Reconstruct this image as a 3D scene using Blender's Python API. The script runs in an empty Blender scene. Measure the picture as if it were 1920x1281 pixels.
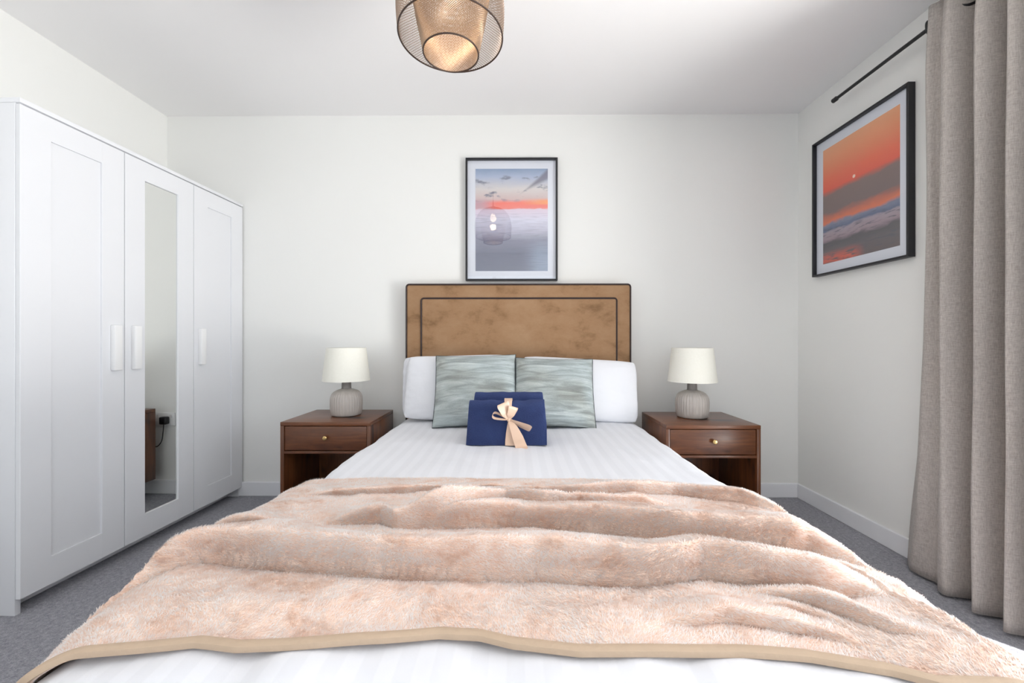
import bpy, bmesh, math, random
from mathutils import Vector, Matrix, noise
random.seed(7)
S = bpy.context.scene
COL = S.collection
PI = math.pi

# ------------------------------------------------------------------ camera
F, YAW, CAMZ = 758.0, 0.0078, 1.006
cd = bpy.data.cameras.new('camera'); cam = bpy.data.objects.new('camera', cd); COL.objects.link(cam)
cd.sensor_fit = 'HORIZONTAL'; cd.sensor_width = 36; cd.lens = F * 36 / 1920; cd.clip_start = .05
cam.location = (0, 0, CAMZ); cam.rotation_euler = (PI / 2, 0, YAW)
S.camera = cam

# ------------------------------------------------------------------ world, light, exposure
w = bpy.data.worlds.new('sky'); S.world = w; w.use_nodes = True
w.node_tree.nodes['Background'].inputs[0].default_value = (.80, .90, 1, 1)
w.node_tree.nodes['Background'].inputs[1].default_value = 1.0
S.view_settings.view_transform = 'Standard'; S.view_settings.look = 'None'
S.view_settings.exposure = 0.40; S.view_settings.gamma = 1
S.view_settings.use_curve_mapping = False

def area(name, loc, rot, sx, sy, power, col):
    l = bpy.data.lights.new(name, 'AREA'); l.shape = 'RECTANGLE'; l.size = sx; l.size_y = sy
    l.energy = power; l.color = col
    o = bpy.data.objects.new(name, l); COL.objects.link(o); o.location = loc; o.rotation_euler = rot
    return o
# daylight through the patio door, then two added fill lamps for ceiling and front
area('daylight_patio_door', (2.9, .25, 1.5), (0, PI / 2, 0), 2.6, 2.8, 68, (.93, .965, 1))
area('added_ceiling_fill', (2.85, .3, .06), (0, math.radians(150), 0), 1.7, 2.4, 215, (1, .985, .96))  # added lamp aimed up to brighten the ceiling, stands in for patio bounce
area('added_front_fill', (-.35, -1.62, 1.45), (PI / 2, 0, 0), 2.6, 1.5, 6, (.97, .98, 1))  # added frontal fill, shines in through the unseen window behind the camera

sl = bpy.data.lights.new('sun', 'SUN'); sl.energy = 8.0; sl.angle = math.radians(1.5); sl.color = (1, .97, .92)
sun = bpy.data.objects.new('sun', sl); COL.objects.link(sun)
sun.rotation_euler = Vector((-.30, .35, -1)).to_track_quat('-Z', 'Y').to_euler()

# ------------------------------------------------------------------ geometry helpers
def px_plane(px, py, z):
    """photo pixel -> (x, y) on the horizontal plane z"""
    dx, dz = (px - 960) / F, -(py - 640.5) / F
    t = (z - CAMZ) / dz
    c, s = math.cos(YAW), math.sin(YAW)
    return (t * (c * dx - s), t * (s * dx + c))

def bm_new(): return bmesh.new()

def box(bm, x0, x1, y0, y1, z0, z1, bev=0.0, seg=2):
    r = bmesh.ops.create_cube(bm, size=1.0)
    vs = r['verts']
    for v in vs:
        v.co = Vector(((x0 + x1) / 2 + v.co.x * (x1 - x0), (y0 + y1) / 2 + v.co.y * (y1 - y0), (z0 + z1) / 2 + v.co.z * (z1 - z0)))
    if bev > 0:
        es = list({e for v in vs for e in v.link_edges})
        bmesh.ops.bevel(bm, geom=es, offset=bev, segments=seg, affect='EDGES', profile=.5)
    return bm

def lathe(bm, prof, cx=0, cy=0, n=48, close_top=False, close_bot=False, ribs=0, rib_amp=0, rib_z=None):
    rings = []
    for r, z in prof:
        ring = []
        for i in range(n):
            a = 2 * PI * i / n
            rr = r
            if ribs and rib_z and rib_z[0] < z < rib_z[1]:
                rr = r + rib_amp * math.cos(ribs * a)
            ring.append(bm.verts.new((cx + rr * math.cos(a), cy + rr * math.sin(a), z)))
        rings.append(ring)
    for a, b in zip(rings, rings[1:]):
        for i in range(n):
            bm.faces.new((a[i], a[(i + 1) % n], b[(i + 1) % n], b[i]))
    if close_bot: bm.faces.new(list(reversed(rings[0])))
    if close_top: bm.faces.new(rings[-1])
    return bm

def tube(bm, pts, r, n=8, closed=False, cap=True):
    pts = [Vector(p) for p in pts]
    m = len(pts); rings = []
    up = None
    for i, p in enumerate(pts):
        a = pts[(i - 1) % m] if (closed or i > 0) else p
        b = pts[(i + 1) % m] if (closed or i < m - 1) else p
        t = (b - a).normalized()
        if up is None:
            up = Vector((0, 0, 1)) if abs(t.z) < .9 else Vector((1, 0, 0))
        u = (up - t * up.dot(t))
        if u.length < 1e-6: u = t.orthogonal()
        u.normalize(); v = t.cross(u); up = u
        rr = r[i] if isinstance(r, (list, tuple)) else r
        rings.append([bm.verts.new(p + (u * math.cos(2 * PI * k / n) + v * math.sin(2 * PI * k / n)) * rr) for k in range(n)])
    prs = list(zip(rings, rings[1:])) + ([(rings[-1], rings[0])] if closed else [])
    for a, b in prs:
        for k in range(n):
            bm.faces.new((a[k], b[k], b[(k + 1) % n], a[(k + 1) % n]))
    if cap and not closed:
        bm.faces.new(rings[0]); bm.faces.new(list(reversed(rings[-1])))
    return bm

def grid(bm, P, uv=None):
    """P: rows of points"""
    V = [[bm.verts.new(p) for p in row] for row in P]
    lay = bm.loops.layers.uv.verify() if uv else None
    for i in range(len(V) - 1):
        for j in range(len(V[0]) - 1):
            f = bm.faces.new((V[i][j], V[i][j + 1], V[i + 1][j + 1], V[i + 1][j]))
            if uv:
                for l, (a, b) in zip(f.loops, ((i, j), (i, j + 1), (i + 1, j + 1), (i + 1, j))):
                    l[lay].uv = uv[a][b]
    return V

def obj(name, bm, mat, parent=None, smooth=True, recalc=True):
    if recalc: bmesh.ops.recalc_face_normals(bm, faces=bm.faces)
    me = bpy.data.meshes.new(name)
    if parent is None:                       # origin at the base of the thing
        xs = [v.co for v in bm.verts]
        c = Vector(((min(p.x for p in xs) + max(p.x for p in xs)) / 2, (min(p.y for p in xs) + max(p.y for p in xs)) / 2, min(p.z for p in xs)))
        for v in bm.verts: v.co -= c
    bm.to_mesh(me); bm.free()
    if smooth:
        me.polygons.foreach_set('use_smooth', [True] * len(me.polygons))
        me.set_sharp_from_angle(angle=math.radians(38))
    o = bpy.data.objects.new(name, me); COL.objects.link(o)
    if mat: me.materials.append(mat)
    if parent is None: o.location = c
    else:
        o.parent = parent                    # points are written in the root's own frame, so a sub-part adds nothing
    return o

def thing(name, label, cat, loc=(0, 0, 0), rotz=0, group=None):
    o = bpy.data.objects.new(name, None); COL.objects.link(o)
    o.empty_display_size = .1; o.location = loc; o.rotation_euler = (0, 0, rotz)
    return tag(o, label, cat, group)

def tag(o, label, cat, group=None):
    o['label'] = label; o['category'] = cat
    if group: o['group'] = group
    return o

def struct(name, bm, mat, parent=None, smooth=False):
    o = obj(name, bm, mat, parent, smooth)
    if parent is None: o['kind'] = 'structure'
    return o

# ------------------------------------------------------------------ material helpers
def srgb(r, g, b):
    f = lambda c: (c / 255 / 12.92) if c / 255 <= .04045 else ((c / 255 + .055) / 1.055) ** 2.4
    return (f(r), f(g), f(b), 1)

class NT:
    def __init__(s, name):
        s.m = bpy.data.materials.new(name); s.m.use_nodes = True
        s.t = s.m.node_tree; s.b = s.t.nodes['Principled BSDF']; s.out = s.t.nodes['Material Output']
    def n(s, typ, **kw):
        nd = s.t.nodes.new('ShaderNode' + typ)
        for k, v in kw.items():
            if k.startswith('_'): setattr(nd, k[1:], v)
            else:
                key = int(k[1:]) if (k[0] == 'i' and k[1:].isdigit()) else k.replace('__', ' ')
                if hasattr(v, 'is_output'): s.t.links.new(v, nd.inputs[key])
                else: nd.inputs[key].default_value = v
        return nd
    def link(s, a, b): s.t.links.new(a, b)
    def coord(s, kind='Object', scale=(1, 1, 1), rot=(0, 0, 0)):
        tc = s.n('TexCoord'); mp = s.n('Mapping', Scale=scale, Rotation=rot)
        s.link(tc.outputs[kind], mp.inputs['Vector']); return mp.outputs[0]
    def noise(s, vec, scale, detail=4, rough=.5, dist=0):
        return s.n('TexNoise', Vector=vec, Scale=scale, Detail=detail, Roughness=rough, Distortion=dist).outputs['Fac']
    def ramp(s, fac, stops, interp='LINEAR'):
        r = s.n('ValToRGB'); r.color_ramp.interpolation = interp
        e = r.color_ramp.elements
        while len(e) < len(stops): e.new(.5)
        for k, (p, c) in zip(e, stops): k.position = p; k.color = c
        s.link(fac, r.inputs[0]); return r.outputs[0]
    def mix(s, fac, a, b, blend='MIX'):
        m = s.n('Mix', _data_type='RGBA', _blend_type=blend)
        for sock, v in ((m.inputs[0], fac), (m.inputs[6], a), (m.inputs[7], b)):
            if hasattr(v, 'is_output'): s.link(v, sock)
            else: sock.default_value = v
        return m.outputs[2]
    def math(s, op, a, b=0.0, c=0.0, clamp=False):
        m = s.n('Math', _operation=op, _use_clamp=clamp)
        for i, v in enumerate((a, b, c)):
            if hasattr(v, 'is_output'): s.link(v, m.inputs[i])
            else: m.inputs[i].default_value = v
        return m.outputs[0]
    def smooth(s, v, lo, hi):
        m = s.n('MapRange', _interpolation_type='SMOOTHSTEP', Value=v)
        m.inputs[1].default_value = lo; m.inputs[2].default_value = hi
        return m.outputs[0]
    def color(s, v):
        if hasattr(v, 'is_output'): s.link(v, s.b.inputs['Base Color'])
        else: s.b.inputs['Base Color'].default_value = v
    def bump(s, h, strength=.3, dist=.01):
        b = s.n('Bump', Height=h, Strength=strength, Distance=dist)
        s.link(b.outputs[0], s.b.inputs['Normal'])
    def set(s, **kw):
        for k, v in kw.items(): s.b.inputs[k.replace('__', ' ')].default_value = v
        return s

def plain(name, col, rough=.5, metal=0, noise_amt=.03, scale=6, bump=0, bscale=60, **kw):
    n = NT(name); v = n.coord()
    f = n.noise(v, scale, 3)
    d = tuple(c * (1 - noise_amt) for c in col[:3]) + (1,)
    n.color(n.mix(f, d, col))
    n.set(Roughness=rough, Metallic=metal, **kw)
    if bump: n.bump(n.noise(v, bscale, 4), bump, .004)
    return n.m

M = {}
M['wall'] = plain('wall_paint', srgb(239, 239, 236), .85, noise_amt=.012, scale=1.5, bump=.05, bscale=180)
M['ceiling'] = plain('ceiling_paint', srgb(244, 243, 243), .9, noise_amt=.01, scale=1.5)
M['trim'] = plain('white_gloss_trim', srgb(240, 241, 244), .35, noise_amt=.01)
M['wardrobe'] = plain('white_wardrobe_foil', srgb(229, 230, 233), .42, noise_amt=.008, scale=3)
M['white_plastic'] = plain('white_plastic', srgb(240, 240, 240), .3, noise_amt=.01)
M['black'] = plain('black_metal', srgb(24, 23, 26), .35, noise_amt=.2)
M['black_frame'] = plain('black_frame_paint', srgb(22, 21, 27), .4, noise_amt=.15, scale=20)
M['matboard'] = plain('white_matboard', srgb(226, 230, 240), .8, noise_amt=.01)
M['brass'] = plain('brass', srgb(205, 175, 120), .25, 1.0, noise_amt=.05)
M['paving'] = plain('pale_paving', srgb(190, 186, 178), .9, noise_amt=.2, scale=8)
M['dark_interior'] = plain('dark_gap', srgb(60, 60, 62), .8)
M['mattress'] = plain('mattress_ticking', srgb(235, 235, 235), .9)
M['divan'] = plain('divan_fabric', srgb(150, 120, 90), .9, noise_amt=.15, scale=40)

def m_mirror():
    n = NT('mirror'); v = n.coord(); f = n.noise(v, 3, 2)
    n.color(n.mix(f, (.80, .81, .79, 1), (.83, .84, .82, 1))); n.set(Roughness=.008, Metallic=1.0); return n.m
M['mirror'] = m_mirror()

def m_carpet():
    n = NT('grey_carpet'); v = n.coord()
    a = n.noise(v, 260, 3, .7); b = n.noise(v, 70, 4, .65); c = n.noise(v, 6, 3)
    f = n.math('ADD', n.math('MULTIPLY', a, .55), n.math('MULTIPLY', b, .45))
    col = n.ramp(f, [(.30, srgb(92, 92, 102)), (.48, srgb(154, 154, 163)), (.68, srgb(214, 214, 220))])
    n.color(n.mix(n.math('MULTIPLY', c, .35), col, srgb(140, 140, 150)))
    n.set(Roughness=1.0, Sheen__Weight=.25); n.b.inputs['Specular IOR Level'].default_value = .05
    n.bump(f, .9, .012); return n.m
M['carpet'] = m_carpet()

def m_wood(name, along, dark=1.0):
    n = NT(name)
    sc = {'x': (1.6, 12, 12), 'y': (12, 1.6, 12), 'z': (12, 12, 1.6)}[along]
    v = n.coord(scale=sc)
    a = n.noise(v, 1.3, 6, .6, 1.2); b = n.noise(v, 7, 5, .7, .5)
    kn = n.noise(n.coord(scale={'x': (3, 7, 9), 'y': (7, 3, 9), 'z': (7, 9, 3)}[along]), 1.4, 2)
    f = n.math('ADD', n.math('MULTIPLY', a, .7), n.math('MULTIPLY', b, .3))
    k = dark
    c = n.ramp(f, [(.25, srgb(62 * k, 33 * k, 20 * k)), (.45, srgb(108 * k, 62 * k, 36 * k)), (.62, srgb(140 * k, 84 * k, 48 * k)), (.8, srgb(98 * k, 56 * k, 34 * k))])
    c = n.mix(n.smooth(kn, .60, .74), c, srgb(45, 26, 20))
    n.color(c); n.set(Roughness=.33, Coat__Weight=.15, Coat__Roughness=.2)
    n.bump(b, .08, .003); return n.m
M['wood_x'] = m_wood('walnut_grain_across', 'x', .86); M['wood_z'] = m_wood('walnut_grain_upright', 'z', .84)

def m_velvet():
    n = NT('tan_velvet'); v = n.coord(scale=(1, 1, 1.5))
    a = n.noise(v, 5.5, 5, .66, .15); b = n.noise(v, 130, 2)
    c = n.ramp(a, [(.30, srgb(128, 96, 64)), (.44, srgb(157, 121, 87)), (.70, srgb(170, 136, 103))])
    n.color(n.mix(n.math('MULTIPLY', b, .18), c, srgb(130, 94, 60)))
    n.set(Roughness=.8, Sheen__Weight=.25, Sheen__Roughness=.4); n.bump(b, .1, .002); return n.m
M['velvet'] = m_velvet()
M['piping'] = plain('dark_piping', srgb(52, 36, 34), .6, noise_amt=.15, scale=40)

def m_linen():
    n = NT('white_bed_linen'); v = n.coord()
    x = n.n('SeparateXYZ', Vector=v).outputs[0]
    st = n.math('SINE', n.math('MULTIPLY', x, 2 * PI / .052))
    st2 = n.smooth(st, -.25, .25)
    fine = n.noise(n.coord(scale=(1, 1, 1)), 420, 2)
    n.color(n.mix(st2, srgb(229, 230, 235), srgb(233, 234, 239)))
    n.set(Roughness=.75, Sheen__Weight=.1)
    big = n.noise(v, 9, 4, .55)
    h = n.math('ADD', n.math('MULTIPLY', st2, .025), n.math('ADD', n.math('MULTIPLY', fine, .08), n.math('MULTIPLY', big, 1.0)))
    n.bump(h, .25, .012); return n.m
M['linen'] = m_linen()

def m_pillow():
    n = NT('white_pillow_cotton'); v = n.coord()
    n.color(n.mix(n.noise(v, 5), srgb(230, 231, 236), srgb(235, 236, 240)))
    n.set(Roughness=.8, Sheen__Weight=.1); n.bump(n.noise(v, 14, 4, .5, .4), .25, .012); return n.m
M['pillow'] = m_pillow()

def m_fur():
    n = NT('blush_faux_fur'); v = n.coord(scale=(1, 1.6, 1.6))
    a = n.noise(v, 9, 6, .68, .8)
    vs = n.coord(scale=(.35, 1, 1), rot=(0, 0, .25))
    b = n.noise(vs, 55, 5, .7, .6); c = n.noise(vs, 230, 3, .7)
    f = n.math('ADD', n.math('MULTIPLY', a, .62), n.math('MULTIPLY', b, .38))
    col = n.ramp(f, [(.34, srgb(230, 190, 166)), (.45, srgb(242, 210, 190)), (.54, srgb(246, 222, 206)), (.75, srgb(249, 232, 221))])
    n.color(n.mix(n.math('MULTIPLY', c, .18), col, srgb(225, 190, 168)))
    n.set(Roughness=.9, Sheen__Weight=.9, Sheen__Roughness=.35)
    n.b.inputs['Specular IOR Level'].default_value = .15
    n.bump(n.math('ADD', n.math('MULTIPLY', b, .7), n.math('MULTIPLY', c, .35)), .65, .012); return n.m
M['fur'] = m_fur()
def m_pile():
    n = NT('blush_fur_pile')
    tv = n.n('TexCoord').outputs['UV']; v = n.n('SeparateXYZ', Vector=tv).outputs[1]
    o = n.coord(scale=(1, 1.6, 1.6)); a = n.noise(o, 9, 6, .68, .8); b = n.noise(o, 70, 3, .6)
    f = n.math('ADD', n.math('MULTIPLY', a, .7), n.math('MULTIPLY', b, .3))
    tip = n.ramp(f, [(.38, srgb(226, 192, 170)), (.45, srgb(249, 234, 226)), (.53, srgb(255, 252, 250))])
    col = n.mix(n.smooth(v, .0, .6), srgb(250, 225, 209), tip)
    n.color(col)
    n.set(Roughness=.75, Sheen__Weight=.3); n.b.inputs['Specular IOR Level'].default_value = .2
    tr = n.n('BsdfTranslucent', Color=col); mx = n.n('MixShader', Fac=.28)
    n.link(n.b.outputs[0], mx.inputs[1]); n.link(tr.outputs[0], mx.inputs[2]); n.link(mx.outputs[0], n.out.inputs[0])
    return n.m
M['pile'] = m_pile()
M['binding'] = plain('beige_binding', srgb(196, 172, 148), .8, noise_amt=.08, scale=60, bump=.15, bscale=200)

def m_cushion():
    n = NT('grey_green_streaked_weave'); v = n.coord('UV', scale=(1.3, 9, 1))
    a = n.noise(v, 1.7, 5, .62, .9); g = n.noise(n.coord('UV', scale=(1.2, 1.4, 1)), 1.3, 2)
    fi = n.noise(n.coord('UV', scale=(40, 160, 1)), 1.5, 2)
    f = n.math('ADD', n.math('MULTIPLY', a, .85), n.math('MULTIPLY', fi, .15))
    c1 = n.ramp(f, [(.30, srgb(132, 142, 142)), (.44, srgb(156, 166, 166)), (.55, srgb(178, 189, 190)), (.70, srgb(206, 213, 211))])
    c2 = n.ramp(f, [(.30, srgb(118, 122, 118)), (.44, srgb(142, 146, 141)), (.55, srgb(164, 170, 165)), (.70, srgb(200, 204, 198))])
    n.color(n.mix(n.smooth(g, .35, .65), c1, c2)); n.set(Roughness=.62, Sheen__Weight=.2)
    n.bump(fi, .15, .003); return n.m
M['cushion'] = m_cushion()
M['cushion_seam'] = plain('dark_seam_piping', srgb(58, 66, 68), .7)

def m_towel():
    n = NT('navy_towelling'); v = n.coord()
    a = n.noise(v, 260, 3, .7); b = n.noise(v, 18, 3)
    n.color(n.mix(b, srgb(30, 42, 84), srgb(46, 64, 112))); n.set(Roughness=1, Sheen__Weight=.35, Sheen__Roughness=.5)
    n.b.inputs['Sheen Tint'].default_value = srgb(120, 140, 210)
    n.bump(a, .8, .008); return n.m
M['towel'] = m_towel()
M['ribbon'] = plain('peach_satin_ribbon', srgb(232, 198, 172), .32, noise_amt=.06, scale=30, Sheen__Weight=.2)

def m_curtain():
    n = NT('greige_curtain_linen'); v = n.coord(scale=(1, 1, 1))
    a = n.noise(n.coord(scale=(1, 1, .12)), 420, 2, .7); b = n.noise(n.coord(scale=(.12, .12, 1)), 420, 2, .7)
    f = n.math('MULTIPLY', n.math('ADD', a, b), .5)
    n.color(n.ramp(f, [(.35, srgb(152, 144, 138)), (.65, srgb(190, 183, 177))]))
    n.set(Roughness=.85, Sheen__Weight=.15); n.bump(f, .3, .003); return n.m
M['curtain'] = m_curtain()

def m_shade():
    n = NT('cream_lamp_shade'); v = n.coord()
    n.color(n.mix(n.noise(v, 120, 2), srgb(240, 238, 226), srgb(247, 245, 235))); n.set(Roughness=.85)
    n.b.inputs['Subsurface Weight'].default_value = 0
    n.bump(n.noise(v, 300, 2), .1, .002); return n.m
M['shade'] = m_shade()
def m_ceramic():
    n = NT('taupe_glazed_ceramic'); v = n.coord(scale=(1, 1, .25))
    n.color(n.mix(n.noise(v, 45, 3), srgb(168, 160, 154), srgb(200, 193, 186))); n.set(Roughness=.4); return n.m
M['ceramic'] = m_ceramic()
M['neck'] = plain('grey_lamp_neck', srgb(140, 134, 130), .45, noise_amt=.1, scale=30)
M['wire'] = plain('bronze_wire_mesh', srgb(166, 146, 130), .42, .35, noise_amt=.15, scale=20)
M['wire_inner'] = plain('golden_wire_mesh', srgb(178, 152, 128), .42, .35, noise_amt=.15, scale=20)
M['rim'] = plain('dark_bronze_rim', srgb(70, 54, 46), .45, .3, noise_amt=.1)

def m_bulb():
    n = NT('lit_bulb'); v = n.coord()
    n.color((1, .9, .75, 1)); n.set(Emission__Color=(1, .80, .52, 1), Emission__Strength=9.0); return n.m
M['bulb'] = m_bulb()

def m_glass():
    n = NT('picture_glass')
    t = n.n('BsdfTransparent'); g = n.n('BsdfGlossy', Roughness=.01)
    fc = n.n('LayerWeight', Blend=.5).outputs['Facing']; mx = n.n('MixShader')
    n.link(n.math('MULTIPLY_ADD', n.math('POWER', fc, 5.0),   .86, .14), mx.inputs[0]); n.link(t.outputs[0], mx.inputs[1]); n.link(g.outputs[0], mx.inputs[2])
    n.link(mx.outputs[0], n.out.inputs[0]); n.t.nodes.remove(n.b); return n.m
M['glass'] = m_glass()

def m_sea_print():
    n = NT('pastel_sea_sunset_print')
    uv = n.n('TexCoord').outputs['UV']; sp = n.n('SeparateXYZ', Vector=uv); u, v = sp.outputs[0], sp.outputs[1]
    wob = n.noise(n.coord('UV', scale=(3, 9, 1)), 1.6, 4, .6, .4)
    vv = n.math('ADD', v, n.math('MULTIPLY', n.math('SUBTRACT', wob, .5), .05))
    c = n.ramp(vv, [(0, srgb(112, 118, 140)), (.20, srgb(108, 112, 134)), (.30, srgb(124, 126, 148)), (.38, srgb(178, 178, 198)),
                    (.50, srgb(214, 214, 232)), (.60, srgb(222, 205, 222)), (.615, srgb(240, 120, 106)), (.665, srgb(244, 108, 88)),
                    (.70, srgb(206, 180, 178)), (.80, srgb(214, 208, 206)), (.92, srgb(168, 182, 208)), (1, srgb(128, 152, 186))])
    # duller sunset towards the left edge
    left = n.math('MULTIPLY', n.smooth(u, .32, .05), n.math('MULTIPLY', n.smooth(v, .59, .62), n.smooth(v, .72, .67)))
    c = n.mix(n.math('MULTIPLY', left, .75), c, srgb(176, 160, 176))
    right = n.math('MULTIPLY', n.smooth(u, .55, 1.0), n.math('MULTIPLY', n.smooth(v, .64, .66), n.smooth(v, .72, .68)))
    c = n.mix(right, c, srgb(246, 150, 84))
    # paler water low on the right side
    rr = n.math('MULTIPLY', n.smooth(u, .62, .92), n.smooth(v, .40, .10))
    c = n.mix(n.math('MULTIPLY', rr, .8), c, srgb(156, 172, 196))
    # dark cloud streaks
    cl = n.noise(n.coord('UV', scale=(2.2, 7, 1), rot=(0, 0, .25)), 1.9, 4, .55)
    cm = n.math('MULTIPLY', n.smooth(cl, .56, .66), n.math('MULTIPLY', n.smooth(v, .66, .72), n.smooth(v, .97, .90)))
    c = n.mix(n.math('MULTIPLY', cm, .85), c, srgb(104, 108, 130))
    # purple cloud bank in the top right corner
    dg = n.math('ADD', n.math('MULTIPLY', u, 1.0), n.math('MULTIPLY', n.math('ABSOLUTE', n.math('SUBTRACT', n.math('SUBTRACT', v, .82), n.math('MULTIPLY', n.math('SUBTRACT', u, .75), .5))), -6))
    c = n.mix(n.math('MULTIPLY', n.smooth(dg, .55, .85), .8), c, srgb(98, 94, 116))
    rp = n.noise(n.coord('UV', scale=(3, 60, 1)), 1.5, 3)
    c = n.mix(n.math('MULTIPLY', n.smooth(v, .60, .55), n.math('MULTIPLY', n.smooth(rp, .45, .7), .25)), c, srgb(90, 92, 112))
    n.color(c); n.set(Roughness=.7); return n.m
M['sea_print'] = m_sea_print()

def m_orange_print():
    n = NT('orange_sunset_surf_print')
    uv = n.n('TexCoord').outputs['UV']; sp = n.n('SeparateXYZ', Vector=uv); u, v = sp.outputs[0], sp.outputs[1]
    wob = n.noise(n.coord('UV', scale=(2.5, 8, 1)), 1.7, 5, .6, .5)
    amt = n.math('MULTIPLY', n.smooth(v, .70, .50), .09)
    vv = n.math('ADD', v, n.math('MULTIPLY', n.math('SUBTRACT', wob, .5), amt))
    c = n.ramp(vv, [(0, srgb(92, 72, 74)), (.10, srgb(92, 84, 90)), (.17, srgb(74, 68, 76)), (.205, srgb(160, 138, 148)), (.265, srgb(166, 150, 164)),
                    (.285, srgb(80, 96, 132)), (.33, srgb(120, 130, 158)), (.355, srgb(226, 112, 66)), (.40, srgb(186, 100, 78)), (.44, srgb(118, 96, 96)),
                    (.59, srgb(128, 104, 100)), (.635, srgb(236, 84, 46)), (.72, srgb(242, 106, 62)), (.84, srgb(240, 142, 92)), (1, srgb(242, 172, 122))])
    st = n.noise(n.coord('UV', scale=(4, 34, 1), rot=(0, 0, .06)), 1.6, 4, .6)
    c = n.mix(n.math('MULTIPLY', n.smooth(v, .36, .28), n.math('MULTIPLY', n.smooth(st, .52, .66), .7)), c, srgb(62, 66, 84))
    red = n.math('MULTIPLY', n.smooth(v, .12, .03), n.math('MULTIPLY', n.smooth(u, .62, .40), n.smooth(st, .36, .52)))
    c = n.mix(n.math('MULTIPLY', red, .9), c, srgb(222, 86, 60))
    d = n.n('VectorMath', _operation='DISTANCE'); n.link(n.n('Combine' + 'XYZ', X=n.math('MULTIPLY', u, .74), Y=v).outputs[0], d.inputs[0]); d.inputs[1].default_value = (.455 * .74, .648, 0)
    c = n.mix(n.smooth(d.outputs['Value'], .017, .010), c, srgb(255, 226, 208))
    n.color(c); n.set(Roughness=.7); return n.m
M['orange_print'] = m_orange_print()

# ------------------------------------------------------------------ the room
XL, XR, YB, YF, HC = -2.28, 1.83, 2.63, -1.5, 2.48
T = .1
struct('floor', box(bm_new(), XL - T, XR + T, YF - T, YB + T, -.1, 0), M['carpet'])
struct('ground', box(bm_new(), XR + T, XR + 4, YF - 2, YB + 2, -.14, -.02), M['paving'])
struct('ceiling', box(bm_new(), XL - T, XR + T, YF - T, YB + T, HC, HC + .1), M['ceiling'])
struct('wall_back', box(bm_new(), XL - T, XR + T, YB, YB + T, 0, HC), M['wall'])
struct('wall_left', box(bm_new(), XL - T, XL, YF, YB, 0, HC), M['wall'])
DY0, DY1, DZ = -.65, 1.36, 2.12             # patio door opening in the right wall
b = bm_new()
box(b, XR, XR + T, DY1, YB, 0, HC); box(b, XR, XR + T, YF, DY0, 0, HC); box(b, XR, XR + T, DY0, DY1, DZ, HC)
struct('wall_right', b, M['wall'])
WX0, WX1, WZ0, WZ1 = -1.6, .9, .75, 2.15     # opening for an unseen window added behind the camera for front fill
b = bm_new()
box(b, XL - T, WX0, YF - T, YF, 0, HC); box(b, WX1, XR + T, YF - T, YF, 0, HC)
box(b, WX0, WX1, YF - T, YF, 0, WZ0); box(b, WX0, WX1, YF - T, YF, WZ1, HC)
struct('wall_front', b, M['wall'])
# frames of the added window and of the patio door
b = bm_new()
for x in (WX0, (WX0 + WX1) / 2 - .025, WX1 - .05): box(b, x, x + .05, YF - .08, YF - .02, WZ0, WZ1, .004)
for z in (WZ0, WZ1 - .05): box(b, WX0, WX1, YF - .08, YF - .02, z, z + .05, .004)
struct('added_window_1', b, M['trim'])
b = bm_new()
for y in (DY0, DY1 - .06): box(b, XR + .02, XR + .09, y, y + .06, 0, DZ, .004)
box(b, XR + .02, XR + .09, DY0, DY1, DZ - .06, DZ, .004); box(b, XR + .02, XR + .09, DY0, DY1, 0, .03, .004)
struct('door_1', b, M['trim'])

def skirting(name, x0, x1, y0, y1, axis):
    b = bm_new(); h = .092; d = .016
    if axis == 'y-': box(b, x0, x1, y1 - d, y1, 0, h, .004)
    elif axis == 'x-': box(b, x1 - d, x1, y0, y1, 0, h, .004)
    elif axis == 'x+': box(b, x0, x0 + d, y0, y1, 0, h, .004)
    struct(name, b, M['trim'])
skirting('baseboard_back', XL, XR, YB, YB, 'y-')
skirting('baseboard_right', XR, XR, DY1 + .005, YB - .016, 'x-')
skirting('baseboard_left', XL, XL, YF, YB - .016, 'x+')

# ------------------------------------------------------------------ wardrobe (front along local y, x = 0 is the door face)
WL, WH = 1.158, 1.90
wd = thing('wardrobe', 'tall white three-door wardrobe with mirrored middle door standing along the wall', 'wardrobe', (-1.812, 1.464, 0), -.0315)
D = .44; TH = .018
obj('side_panel', box(bm_new(), -D, -TH - .001, 0, .018, 0, WH - .018, .0015), M['wardrobe'], wd)
obj('side_panel', box(bm_new(), -D, -TH - .001, WL - .018, WL, 0, WH - .018, .0015), M['wardrobe'], wd)
obj('top_panel', box(bm_new(), -D, .002, -.001, WL + .001, WH - .0175, WH, .0015), M['wardrobe'], wd)
obj('bottom_panel', box(bm_new(), -D, -TH - .012, .019, WL - .019, .06, .078), M['wardrobe'], wd)
obj('plinth', box(bm_new(), -.10, -.085, .019, WL - .019, .004, .059), M['wardrobe'], wd)
obj('back_panel', box(bm_new(), -D + .001, -D + .005, .019, WL - .019, .05, WH - .02), M['wardrobe'], wd)
DW = WL / 3; g = .0015
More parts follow.
